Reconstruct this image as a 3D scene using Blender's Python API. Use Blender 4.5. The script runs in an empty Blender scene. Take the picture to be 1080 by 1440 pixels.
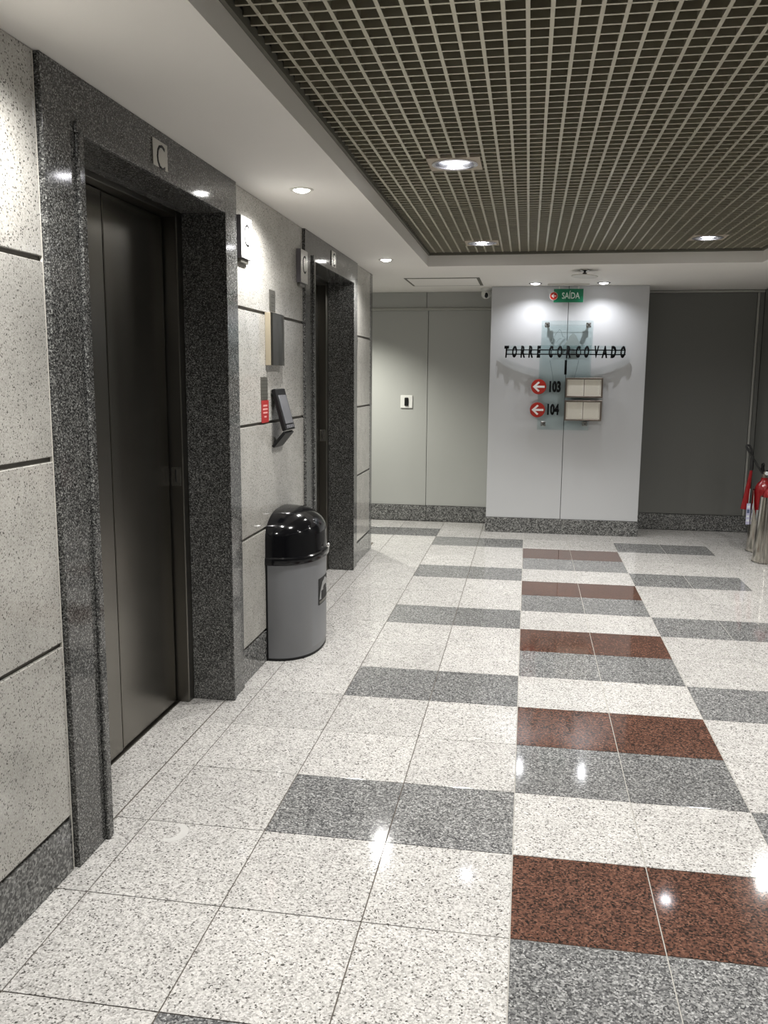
import bpy, bmesh, math, random
from mathutils import Vector, Matrix

random.seed(7)
SC = bpy.context.scene
COL = SC.collection
PI = math.pi

# ------------------------------------------------------------------ camera
cam_d = bpy.data.cameras.new('camera')
cam = bpy.data.objects.new('camera', cam_d)
COL.objects.link(cam)
cam_d.sensor_fit = 'VERTICAL'
cam_d.sensor_height = 36.0
cam_d.lens = 1211.45 / 1440 * 36.0
cam_d.clip_start = 0.02
cam.matrix_world = Matrix(((0.98649506, -0.03296836, 0.16043875, 0.0003),
                           (0.16360664, 0.15187347, -0.97476526, -2.15447),
                           (0.00777003, 0.98784996, 0.15521627, 1.5),
                           (0, 0, 0, 1)))
SC.camera = cam

# ------------------------------------------------------------------ world, exposure
w = bpy.data.worlds.new('world'); SC.world = w
w.use_nodes = True
w.node_tree.nodes['Background'].inputs[0].default_value = (0.9, 0.95, 1.0, 1)
w.node_tree.nodes['Background'].inputs[1].default_value = 0.02
SC.view_settings.view_transform = 'Standard'
SC.view_settings.look = 'None'
SC.view_settings.exposure = 0.50
SC.view_settings.gamma = 1.0
SC.view_settings.use_curve_mapping = False

# lamp powers (W) and beams (degrees), used by the lamp builders below
GRID_W, GRID_BEAM = 112.0, 112
SOFFIT_W, SOFFIT_BEAM = 42.0, 158
PILLAR_W, PILLAR_BEAM = 15.0, 146
GRID_C = (1.0, 0.98, 0.94)
SOFFIT_C = (1.0, 0.985, 0.955)
PILLAR_C = (0.95, 0.96, 1.0)

# ------------------------------------------------------------------ measures
TX = 0.409764       # floor tile width
TY = 0.421396       # floor tile length
WX = -1.325         # face of the lift wall
CZ = 2.35           # plaster ceiling
GZ = 2.45           # underside of the grille
CX0, CX1, CY1, CY0 = -0.80, 1.665, 4.735, -1.6   # opening of the grille
RX = 2.20           # right wall
PY = 6.27           # pillar face
BY = 6.77           # back wall


# ------------------------------------------------------------------ materials
def new_mat(name):
    m = bpy.data.materials.new(name); m.use_nodes = True
    nt = m.node_tree
    return m, nt, nt.nodes['Principled BSDF']


def N(nt, t, **kw):
    n = nt.nodes.new(t)
    for k, v in kw.items(): setattr(n, k, v)
    return n


def plain(name, col, rough=0.5, metal=0.0, spec=0.5, var=0.06, scale=30, bump=0.0, emit=0.0, coat=0.0):
    m, nt, b = new_mat(name)
    b.inputs['Roughness'].default_value = rough
    b.inputs['Metallic'].default_value = metal
    b.inputs['Specular IOR Level'].default_value = spec
    b.inputs['Coat Weight'].default_value = coat
    tc = N(nt, 'ShaderNodeTexCoord')
    no = N(nt, 'ShaderNodeTexNoise'); no.inputs['Scale'].default_value = scale; no.inputs['Detail'].default_value = 4
    nt.links.new(tc.outputs['Object'], no.inputs['Vector'])
    mr = N(nt, 'ShaderNodeMapRange')
    mr.inputs['To Min'].default_value = 1 - var; mr.inputs['To Max'].default_value = 1 + var
    nt.links.new(no.outputs['Fac'], mr.inputs['Value'])
    mx = N(nt, 'ShaderNodeVectorMath', operation='SCALE')
    mx.inputs[0].default_value = col
    nt.links.new(mr.outputs['Result'], mx.inputs['Scale'])
    nt.links.new(mx.outputs['Vector'], b.inputs['Base Color'])
    if bump:
        bp = N(nt, 'ShaderNodeBump'); bp.inputs['Strength'].default_value = bump; bp.inputs['Distance'].default_value = 0.001
        nt.links.new(no.outputs['Fac'], bp.inputs['Height']); nt.links.new(bp.outputs['Normal'], b.inputs['Normal'])
    if emit:
        b.inputs['Emission Color'].default_value = (*col, 1)
        b.inputs['Emission Strength'].default_value = emit
    return m


def granite(name, stops, cell, rough, var=0.10, spec=0.5, cloud=0.12, fleck=None):
    """polished granite: crystals from two voronoi layers, each tile with its own offset"""
    m, nt, b = new_mat(name)
    b.inputs['Roughness'].default_value = rough
    b.inputs['Specular IOR Level'].default_value = spec
    tc = N(nt, 'ShaderNodeTexCoord'); oi = N(nt, 'ShaderNodeObjectInfo')
    sc = N(nt, 'ShaderNodeVectorMath', operation='MULTIPLY_ADD')
    cb = N(nt, 'ShaderNodeCombineXYZ')
    for i in range(3): nt.links.new(oi.outputs['Random'], cb.inputs[i])
    sc.inputs[1].default_value = (37.0, 53.0, 71.0)
    nt.links.new(cb.outputs[0], sc.inputs[0]); nt.links.new(tc.outputs['Object'], sc.inputs[2])
    nz = N(nt, 'ShaderNodeTexNoise'); nz.inputs['Scale'].default_value = cell * 0.9; nz.inputs['Detail'].default_value = 2
    nt.links.new(sc.outputs[0], nz.inputs['Vector'])
    ds = N(nt, 'ShaderNodeVectorMath', operation='MULTIPLY_ADD')
    ds.inputs[1].default_value = (1.1 / cell,) * 3
    nt.links.new(nz.outputs['Color'], ds.inputs[0]); nt.links.new(sc.outputs[0], ds.inputs[2])
    vo = N(nt, 'ShaderNodeTexVoronoi'); vo.inputs['Scale'].default_value = cell
    nt.links.new(ds.outputs[0], vo.inputs['Vector'])
    sp = N(nt, 'ShaderNodeSeparateColor'); nt.links.new(vo.outputs['Color'], sp.inputs[0])
    cr = N(nt, 'ShaderNodeValToRGB')
    cr.color_ramp.interpolation = 'LINEAR'
    e = cr.color_ramp.elements
    while len(e) > 1: e.remove(e[0])
    e[0].position = stops[0][0]; e[0].color = (*stops[0][1], 1)
    for p, c in stops[1:]:
        q = e.new(p); q.color = (*c, 1)
    nt.links.new(sp.outputs['Red'], cr.inputs['Fac'])
    n2 = N(nt, 'ShaderNodeTexNoise'); n2.inputs['Scale'].default_value = 9; n2.inputs['Detail'].default_value = 5
    nt.links.new(sc.outputs[0], n2.inputs['Vector'])
    m1 = N(nt, 'ShaderNodeMapRange'); m1.inputs['From Min'].default_value = 0.25; m1.inputs['From Max'].default_value = 0.75
    m1.inputs['To Min'].default_value = 1 - cloud; m1.inputs['To Max'].default_value = 1 + cloud
    nt.links.new(n2.outputs['Fac'], m1.inputs['Value'])
    m2 = N(nt, 'ShaderNodeMapRange'); m2.inputs['To Min'].default_value = 1 - var; m2.inputs['To Max'].default_value = 1 + var
    nt.links.new(oi.outputs['Random'], m2.inputs['Value'])
    mu = N(nt, 'ShaderNodeMath', operation='MULTIPLY')
    nt.links.new(m1.outputs[0], mu.inputs[0]); nt.links.new(m2.outputs[0], mu.inputs[1])
    vm = N(nt, 'ShaderNodeVectorMath', operation='SCALE')
    nt.links.new(cr.outputs['Color'], vm.inputs[0]); nt.links.new(mu.outputs[0], vm.inputs['Scale'])
    out = vm.outputs[0]
    if fleck:
        fc, fs, ft = fleck
        v2 = N(nt, 'ShaderNodeTexVoronoi'); v2.inputs['Scale'].default_value = fs
        nt.links.new(ds.outputs[0], v2.inputs['Vector'])
        s2 = N(nt, 'ShaderNodeSeparateColor'); nt.links.new(v2.outputs['Color'], s2.inputs[0])
        gt = N(nt, 'ShaderNodeMath', operation='LESS_THAN'); gt.inputs[1].default_value = ft
        nt.links.new(s2.outputs['Green'], gt.inputs[0])
        mx = N(nt, 'ShaderNodeMix', data_type='RGBA')
        nt.links.new(gt.outputs[0], mx.inputs['Factor']); nt.links.new(out, mx.inputs['A'])
        mx.inputs['B'].default_value = (*fc, 1)
        out = mx.outputs['Result']
    nt.links.new(out, b.inputs['Base Color'])
    return m


def brushed(name, col, rough, stretch=(60, 60, 1.5), amp=1.0):
    m, nt, b = new_mat(name)
    b.inputs['Metallic'].default_value = 1.0
    b.inputs['Base Color'].default_value = (*col, 1)
    tc = N(nt, 'ShaderNodeTexCoord'); mp = N(nt, 'ShaderNodeMapping')
    mp.inputs['Scale'].default_value = stretch
    nt.links.new(tc.outputs['Object'], mp.inputs['Vector'])
    no = N(nt, 'ShaderNodeTexNoise'); no.inputs['Scale'].default_value = 4; no.inputs['Detail'].default_value = 6
    nt.links.new(mp.outputs[0], no.inputs['Vector'])
    mr = N(nt, 'ShaderNodeMapRange'); mr.inputs['To Min'].default_value = rough - 0.06 * amp; mr.inputs['To Max'].default_value = rough + 0.08 * amp
    nt.links.new(no.outputs['Fac'], mr.inputs['Value']); nt.links.new(mr.outputs[0], b.inputs['Roughness'])
    return m


def glass_mat(name, col):
    m, nt, b = new_mat(name)
    nt.nodes.remove(b)
    o = nt.nodes['Material Output']
    tr = N(nt, 'ShaderNodeBsdfTransparent'); tr.inputs[0].default_value = (*col, 1)
    gl = N(nt, 'ShaderNodeBsdfGlossy'); gl.inputs['Roughness'].default_value = 0.02
    fr = N(nt, 'ShaderNodeFresnel')
    ge = N(nt, 'ShaderNodeNewGeometry'); mr = N(nt, 'ShaderNodeMapRange')      # thin pane: both faces act as an outer face
    mr.inputs['To Min'].default_value = 1.5; mr.inputs['To Max'].default_value = 1 / 1.5
    nt.links.new(ge.outputs['Backfacing'], mr.inputs['Value']); nt.links.new(mr.outputs[0], fr.inputs[0])
    mx = N(nt, 'ShaderNodeMixShader')
    nt.links.new(fr.outputs[0], mx.inputs[0]); nt.links.new(tr.outputs[0], mx.inputs[1]); nt.links.new(gl.outputs[0], mx.inputs[2])
    nt.links.new(mx.outputs[0], o.inputs[0])
    return m


def lamp_mat(name, col, s):
    m, nt, b = new_mat(name)
    b.inputs['Base Color'].default_value = (0.8, 0.8, 0.8, 1)
    b.inputs['Emission Color'].default_value = (*col, 1)
    b.inputs['Emission Strength'].default_value = s
    return m


M = {}
M['white_granite'] = granite('white_granite', [(0.0, (0.055, 0.052, 0.048)), (0.06, (0.16, 0.152, 0.142)), (0.105, (0.30, 0.292, 0.28)),
                              (0.40, (0.425, 0.413, 0.396)), (0.75, (0.545, 0.531, 0.512)), (1.0, (0.62, 0.607, 0.589))], 215, 0.07, var=0.06, cloud=0.07)
M['gray_granite'] = granite('gray_granite', [(0.0, (0.045, 0.045, 0.046)), (0.25, (0.09, 0.09, 0.092)), (0.55, (0.165, 0.165, 0.165)),
                             (0.85, (0.26, 0.26, 0.255)), (1.0, (0.40, 0.40, 0.395))], 200, 0.07, var=0.12, cloud=0.08)
M['red_granite'] = granite('red_granite', [(0.0, (0.016, 0.013, 0.012)), (0.25, (0.045, 0.028, 0.023)), (0.5, (0.092, 0.046, 0.034)),
                            (0.85, (0.135, 0.066, 0.046)), (1.0, (0.19, 0.10, 0.072))], 185, 0.06, var=0.06, cloud=0.12)
M['wall_granite'] = granite('wall_granite', [(0.0, (0.055, 0.052, 0.046)), (0.06, (0.13, 0.124, 0.113)), (0.10, (0.335, 0.322, 0.296)),
                             (0.5, (0.39, 0.378, 0.35)), (1.0, (0.455, 0.444, 0.412))], 270, 0.11, var=0.05, cloud=0.10)
M['dark_granite'] = granite('dark_granite', [(0.0, (0.014, 0.014, 0.014)), (0.35, (0.042, 0.042, 0.041)), (0.62, (0.095, 0.095, 0.092)),
                             (0.88, (0.185, 0.185, 0.178)), (1.0, (0.32, 0.32, 0.305))], 280, 0.09, var=0.04, cloud=0.10)
M['base_granite'] = granite('base_granite', [(0.0, (0.03, 0.03, 0.03)), (0.35, (0.08, 0.08, 0.078)), (0.65, (0.16, 0.16, 0.155)),
                             (1.0, (0.32, 0.32, 0.31))], 140, 0.10, var=0.05, cloud=0.10)
M['grout_dark'] = plain('grout_dark', (0.10, 0.085, 0.07), 0.8)
M['grout_light'] = plain('grout_light', (0.38, 0.365, 0.335), 0.8)
M['dry_mark'] = plain('dry_mark', (0.50, 0.492, 0.475), 0.5)
M['groove'] = plain('groove', (0.13, 0.121, 0.106), 0.6)
M['caulk'] = plain('caulk', (0.62, 0.60, 0.54), 0.5)
M['plaster'] = plain('plaster', (0.80, 0.775, 0.735), 0.7, var=0.02, scale=3)
M['panel_gray'] = plain('panel_gray', (0.40, 0.405, 0.385), 0.42, var=0.02, scale=2, spec=0.3)
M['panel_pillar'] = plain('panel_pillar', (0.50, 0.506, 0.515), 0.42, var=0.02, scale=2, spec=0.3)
M['panel_shaded'] = plain('panel_shaded', (0.165, 0.166, 0.155), 0.42, var=0.02, scale=2, spec=0.3)  # right-hand wall panels: shade of the recess put into a darker grey
M['seam'] = plain('seam', (0.045, 0.045, 0.04), 0.7)
M['rail'] = plain('rail', (0.36, 0.36, 0.33), 0.4)
M['grille'] = plain('grille', (0.56, 0.53, 0.43), 0.42, metal=0.85, var=0.05)
M['grille_edge'] = plain('grille_edge', (0.13, 0.125, 0.10), 0.6)
M['plenum'] = plain('plenum', (0.035, 0.034, 0.03), 0.9)
M['steel_door'] = brushed('steel_door', (0.235, 0.223, 0.20), 0.26, (60, 1.2, 60), 0.12)
M['steel'] = brushed('steel', (0.55, 0.54, 0.51), 0.22)
M['steel_dark'] = brushed('steel_dark', (0.20, 0.19, 0.17), 0.30)
M['steel_polished'] = brushed('steel_polished', (0.66, 0.63, 0.57), 0.11, stretch=(3, 3, 1))
M['chrome'] = plain('chrome', (0.72, 0.72, 0.71), 0.12, metal=1.0, var=0.02)
M['side_beige'] = plain('side_beige', (0.34, 0.295, 0.215), 0.45)
M['black'] = plain('black', (0.007, 0.007, 0.0075), 0.5, spec=0.25)
M['black_gloss'] = plain('black_gloss', (0.004, 0.004, 0.005), 0.11, var=0.02, spec=0.38)
M['letter_black'] = plain('letter_black', (0.006, 0.006, 0.006), 0.8, spec=0.08)
M['bin_gray'] = plain('bin_gray', (0.17, 0.174, 0.184), 0.38, var=0.03, scale=6)
M['bin_gray_light'] = plain('bin_gray_light', (0.30, 0.30, 0.30), 0.5)
M['lamp_plate'] = plain('lamp_plate', (0.42, 0.36, 0.28), 0.5)
M['lamp_ring'] = plain('lamp_ring', (0.60, 0.60, 0.62), 0.25, metal=1.0, var=0.02)
M['lamp_trim'] = plain('lamp_trim', (0.62, 0.60, 0.55), 0.4)
M['lamp_trim_dark'] = plain('lamp_trim_dark', (0.05, 0.05, 0.05), 0.4)
M['glow_grid'] = lamp_mat('glow_grid', (0.97, 0.96, 1.0), 28)
M['glow_ring'] = lamp_mat('glow_ring', (0.90, 0.92, 1.0), 1.6)
M['glow_soffit'] = lamp_mat('glow_soffit', (1.0, 0.99, 0.95), 24)
M['glow_pillar'] = lamp_mat('glow_pillar', (0.98, 0.98, 1.0), 14)
M['white_plastic'] = plain('white_plastic', (0.70, 0.70, 0.67), 0.4)
M['sign_face'] = plain('sign_face', (0.62, 0.62, 0.62), 0.35, var=0.02)
M['sign_side'] = plain('sign_side', (0.17, 0.16, 0.175), 0.4, metal=0.7)
M['plate_gray'] = plain('plate_gray', (0.16, 0.155, 0.135), 0.35, metal=0.6)
M['plate_line'] = plain('plate_line', (0.07, 0.068, 0.06), 0.5)
M['red_notice'] = plain('red_notice', (0.33, 0.024, 0.024), 0.5)
M['pink_print'] = plain('pink_print', (0.62, 0.30, 0.28), 0.6)
M['screen'] = plain('screen', (0.12, 0.12, 0.13), 0.12, var=0.03, spec=0.8)
M['red_disc'] = plain('red_disc', (0.36, 0.028, 0.018), 0.5, spec=0.2)
M['white_paint'] = plain('white_paint', (0.80, 0.79, 0.77), 0.5)
M['exit_green'] = plain('exit_green', (0.005, 0.15, 0.07), 0.4)
M['exit_white'] = plain('exit_white', (0.62, 0.72, 0.66), 0.5)
M['bronze'] = plain('bronze', (0.20, 0.165, 0.135), 0.35, metal=0.7)
M['paper'] = plain('paper', (0.72, 0.69, 0.61), 0.7, var=0.05, scale=20)
M['paper_line'] = plain('paper_line', (0.53, 0.495, 0.42), 0.7)
M['glass'] = glass_mat('glass', (0.925, 0.968, 0.97))
M['etched'] = plain('etched', (0.20, 0.24, 0.235), 0.8)
M['etched_line'] = plain('etched_line', (0.16, 0.20, 0.20), 0.6)
M['red_paint'] = plain('red_paint', (0.20, 0.007, 0.009), 0.25, var=0.04, coat=0.3)
M['hose'] = plain('hose', (0.010, 0.010, 0.010), 0.5)
M['tag_blue'] = plain('tag_blue', (0.42, 0.42, 0.58), 0.6)
M['tag_white'] = plain('tag_white', (0.62, 0.66, 0.66), 0.6)
M['tag_ink'] = plain('tag_ink', (0.06, 0.08, 0.16), 0.6)
M['brass'] = plain('brass', (0.45, 0.42, 0.36), 0.3, metal=1.0)


# ------------------------------------------------------------------ mesh helpers
def bx(bm, x0, x1, y0, y1, z0, z1, bev=0.0):
    r = bmesh.ops.create_cube(bm, size=1.0)
    vs = r['verts']
    for v in vs:
        v.co = Vector(((x0 + x1) / 2 + v.co.x * (x1 - x0), (y0 + y1) / 2 + v.co.y * (y1 - y0), (z0 + z1) / 2 + v.co.z * (z1 - z0)))
    if bev:
        es = list({e for v in vs for e in v.link_edges})
        bmesh.ops.bevel(bm, geom=es, offset=bev, segments=1, affect='EDGES', profile=0.5)
    return bm


def box(x0, x1, y0, y1, z0, z1, bev=0.0):
    return bx(bmesh.new(), x0, x1, y0, y1, z0, z1, bev)


def lathe(prof, n=32, center=(0, 0, 0), axis='Z', bm=None):
    """prof: list of (radius, height); closed where radius is 0"""
    bm = bm or bmesh.new()
    rings = []
    c = Vector(center)

    def P(r, h, a):
        if axis == 'Z': return c + Vector((r * math.cos(a), r * math.sin(a), h))
        if axis == 'Y': return c + Vector((r * math.cos(a), -h, r * math.sin(a)))   # h grows towards -Y
        return c + Vector((h, r * math.cos(a), r * math.sin(a)))
    for r, h in prof:
        if r <= 1e-6: rings.append([bm.verts.new(P(0, h, 0))])
        else: rings.append([bm.verts.new(P(r, h, 2 * PI * i / n)) for i in range(n)])
    for a, b in zip(rings, rings[1:]):
        if len(a) == 1 and len(b) == 1: continue
        for i in range(n):
            j = (i + 1) % n
            if len(a) == 1: f = (a[0], b[j], b[i])
            elif len(b) == 1: f = (a[i], a[j], b[0])
            else: f = (a[i], a[j], b[j], b[i])
            try: bm.faces.new(f)
            except ValueError: pass
    bmesh.ops.recalc_face_normals(bm, faces=bm.faces)
    return bm


def tube(pts, r, n=8, bm=None, caps=True, smooth=False):
    bm = bm or bmesh.new()
    pts = [Vector(p) for p in pts]
    if smooth:                                   # Catmull-Rom through the points
        q = [pts[0]] + pts + [pts[-1]]; out = []
        for a, b, c, d in zip(q, q[1:], q[2:], q[3:]):
            for k in range(5):
                t = k / 5
                out.append(0.5 * ((2 * b) + (c - a) * t + (2 * a - 5 * b + 4 * c - d) * t * t + (3 * b - a - 3 * c + d) * t ** 3))
        pts = out + [pts[-1]]
    rings = []
    up = Vector((0.13, 0.31, 0.94)).normalized()
    for i, p in enumerate(pts):
        t = (pts[min(i + 1, len(pts) - 1)] - pts[max(i - 1, 0)]).normalized()
        s = t.cross(up)
        if s.length < 1e-3: s = t.cross(Vector((1, 0, 0)))
        s.normalize(); u = s.cross(t)
        rr = r[i] if isinstance(r, (list, tuple)) else r
        rings.append([bm.verts.new(p + s * rr * math.cos(2 * PI * k / n) + u * rr * math.sin(2 * PI * k / n)) for k in range(n)])
    for a, b in zip(rings, rings[1:]):
        for k in range(n): bm.faces.new((a[k], a[(k + 1) % n], b[(k + 1) % n], b[k]))
    if caps:
        bm.faces.new(rings[0][::-1]); bm.faces.new(rings[-1])
    bmesh.ops.recalc_face_normals(bm, faces=bm.faces)
    return bm


def prism(poly, origin, u, v, depth, bm=None):
    """flat outline poly (a,b) placed at origin + a*u + b*v, thickened along u x v by depth"""
    bm = bm or bmesh.new()
    u, v, o = Vector(u), Vector(v), Vector(origin)
    nrm = u.cross(v).normalized() * depth
    a = [bm.verts.new(o + u * p[0] + v * p[1]) for p in poly]
    b = [bm.verts.new(o + u * p[0] + v * p[1] + nrm) for p in poly]
    n = len(poly)
    bm.faces.new(a); bm.faces.new(b)
    for i in range(n): bm.faces.new((a[i], a[(i + 1) % n], b[(i + 1) % n], b[i]))
    bm.normal_update()
    bmesh.ops.triangulate(bm, faces=[f for f in bm.faces if len(f.verts) > 4])
    bmesh.ops.recalc_face_normals(bm, faces=bm.faces)
    return bm


def text_bm(s, height, xscale, origin, u, v, depth, bold=0.0, center=True):
    """lettering as solid geometry: built-in font, baseline along u, up along v"""
    cu = bpy.data.curves.new('lettering', 'FONT')
    cu.body = s; cu.size = 1.0; cu.extrude = 0.0; cu.offset = bold; cu.resolution_u = 3
    ob = bpy.data.objects.new('lettering', cu)
    COL.objects.link(ob)
    dg = bpy.context.evaluated_depsgraph_get()
    me = bpy.data.meshes.new_from_object(ob.evaluated_get(dg))
    bpy.data.objects.remove(ob); bpy.data.curves.remove(cu)
    bm = bmesh.new(); bm.from_mesh(me); bpy.data.meshes.remove(me)
    xs = [q.co.x for q in bm.verts]; ys = [q.co.y for q in bm.verts]
    x0, x1, y0, y1 = min(xs), max(xs), min(ys), max(ys)
    k = height / (y1 - y0)
    u, v, o = Vector(u), Vector(v), Vector(origin)
    nrm = u.cross(v).normalized()
    for q in bm.verts:
        a = (q.co.x - (x0 + x1) / 2) * k * xscale; b = (q.co.y - (y0 + y1) / 2) * k
        q.co = o + u * a + v * b
    r = bmesh.ops.extrude_face_region(bm, geom=list(bm.faces))
    bmesh.ops.translate(bm, verts=[g for g in r['geom'] if isinstance(g, bmesh.types.BMVert)], vec=nrm * depth)
    bmesh.ops.recalc_face_normals(bm, faces=bm.faces)
    return bm


def mesh(name, bm, mat, smooth=False):
    me = bpy.data.meshes.new(name)
    bm.to_mesh(me); bm.free()
    me.materials.append(M[mat] if isinstance(mat, str) else mat)
    if smooth:
        for p in me.polygons: p.use_smooth = True
        try: me.set_sharp_from_angle(angle=math.radians(38))
        except Exception: pass
    return me


def obj(name, bm, mat, parent=None, smooth=False, loc=None):
    me = bm if isinstance(bm, bpy.types.Mesh) else mesh(name, bm, mat, smooth)
    o = bpy.data.objects.new(name, me)
    COL.objects.link(o)
    if parent is not None: o.parent = parent
    if loc is not None: o.location = loc
    return o


def recenter(o):
    """put the origin of a mesh object at the middle of its box (keeps its place)"""
    c = sum((Vector(b) for b in o.bound_box), Vector()) / 8
    o.data.transform(Matrix.Translation(-c)); o.location = o.location + c
    return o


def struct(name, bm=None, mat=None, loc=(0, 0, 0), smooth=False):
    if bm is None:
        o = bpy.data.objects.new(name, None); COL.objects.link(o); o.location = loc
        o.empty_display_size = 0.1
    else: o = obj(name, bm, mat, None, smooth)
    o['kind'] = 'structure'
    return o


def thing(name, label, cat, loc=(0, 0, 0), group=None):
    o = bpy.data.objects.new(name, None); COL.objects.link(o); o.location = loc
    o.empty_display_size = 0.05
    o['label'] = label; o['category'] = cat; o['kind'] = 'thing'
    if group: o['group'] = group
    return o


def tag(o, label, cat, group=None):
    o['label'] = label; o['category'] = cat; o['kind'] = 'thing'
    if group: o['group'] = group
    return o


def dup(root, loc, label, group=None):
    r = root.copy(); COL.objects.link(r); r.location = loc; r['label'] = label
    if group: r['group'] = group
    for ch in list(root.children):
        c = ch.copy(); COL.objects.link(c); c.parent = r
        for g in list(ch.children):
            d = g.copy(); COL.objects.link(d); d.parent = c
    return r


def spot(parent, name, loc, watts, beam, col, size=0.03, blend=0.7):
    l = bpy.data.lights.new(name, 'SPOT')
    l.energy = watts; l.color = col; l.spot_size = math.radians(beam); l.spot_blend = blend; l.shadow_soft_size = size
    o = bpy.data.objects.new(name, l); COL.objects.link(o); o.location = loc; o.parent = parent
    return o


# ================================================================== SETTING
# ---- floor: slab with grout, then every stone tile
floor = struct('floor', box(-4.2, 2.6, -4.8, 7.1, -0.12, -0.012), 'grout_dark')
obj('grout_bed', box(-0.21, 2.25, -4.7, 6.75, -0.0119, -0.0025), 'grout_light', floor)
obj('grout_bed', box(-4.1, -0.2101, -4.7, 7.0, -0.0119, -0.0030), 'grout_dark', floor)


def tile_mesh(wd, ln, mat, gap=0.0034):
    return mesh('floor_tile', box(gap / 2, wd - gap / 2, gap / 2, ln - gap / 2, -0.0024, 0.0, 0.0006), mat)


full = {k: tile_mesh(TX, TY, k) for k in ('white_granite', 'gray_granite', 'red_granite')}
cache = {}


def lay(x, y, wd, ln, mat):
    if abs(wd - TX) < 1e-4 and abs(ln - TY) < 1e-4: me = full[mat]
    else:
        k = (round(wd, 3), round(ln, 3), mat)
        if k not in cache: cache[k] = tile_mesh(wd, ln, mat)
        me = cache[k]
    obj('floor_tile', me, None, floor, loc=(x, y, 0))


def pattern(i, k):
    if i in (0, 1) and k <= 12:
        return ('red_granite', 'white_granite', 'gray_granite')[k % 3]
    if i in (-2, -1, 2, 3) and k <= 13 and k % 3 == 1: return 'gray_granite'
    if i <= -3 and k == 14: return 'gray_granite'
    return 'white_granite'


for k in range(-6, 16):
    y = k * TY
    for i in range(-3, 5):
        if k == 15 or (k >= 14):
            xa, xb = i * TX, (i + 1) * TX
            if k == 15 and xa > -0.40 and xb < 1.09: continue      # under the pillar
        lay(i * TX, y, TX, TY, pattern(i, k))
    lay(5 * TX, y, RX - 5 * TX, TY, 'white_granite')
    if (k + 1) * TY <= 5.6: lay(-1.348, y, -3 * TX + 1.348, TY, 'white_granite')
    else:
        for i in range(-7, -3): lay(i * TX, y, TX, TY, pattern(i, k))

# dried crescent-shaped mark on the stone
ring = [(math.cos(q / 14 * PI * 1.2 - 1.9), math.sin(q / 14 * PI * 1.2 - 1.9)) for q in range(15)]
cres = [(-1.110 + 0.046 * a, 0.355 + 0.058 * b) for a, b in ring] + [(-1.122 + 0.030 * a, 0.358 + 0.040 * b) for a, b in ring[::-1]]
obj('dried_mark', prism(cres, (0, 0, 0.0001), (1, 0, 0), (0, 1, 0), 0.0003), 'dry_mark', floor)

# ---- lift wall: backing, stone tiles, skirting stones, corner stone
wl = struct('wall_left')
obj('backing', box(-1.70, -1.337, -4.6, 0.108, 0, CZ + 0.1), 'groove', wl)
obj('backing', box(-1.70, -1.337, 1.692, 2.902, 0, CZ + 0.1), 'groove', wl)
obj('backing', box(-1.70, -1.337, 4.486, 5.196, 0, CZ + 0.1), 'groove', wl)
rows = [(0.180, 0.708), (0.722, 1.254), (1.268, 1.804), (1.818, CZ - 0.001)]
for (ya, yb, sub) in ((-4.55, 0.100, 4), (1.697, 2.893, 1), (4.492, 5.102, 1)):
    n = sub
    stp = (yb - ya) / n
    for q in range(n):
        y0, y1 = ya + q * stp + (0.004 if q else 0), ya + (q + 1) * stp - (0.004 if q < n - 1 else 0)
        for z0, z1 in rows:
            recenter(obj('wall_tile', box(-1.338, WX, y0, y1, z0, z1, 0.002), 'wall_granite', wl))
        recenter(obj('skirting_stone', box(-1.338, WX, y0, y1, 0.0005, 0.166, 0.002), 'base_granite', wl))
recenter(obj('corner_stone', box(-1.70, WX + 0.001, 5.110, 5.206, 0.0005, CZ - 0.001, 0.002), 'base_granite', wl))
obj('joint_filler', box(-1.334, WX - 0.001, 0.1005, 0.1045, 0.001, CZ - 0.002), 'caulk', wl)


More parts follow.
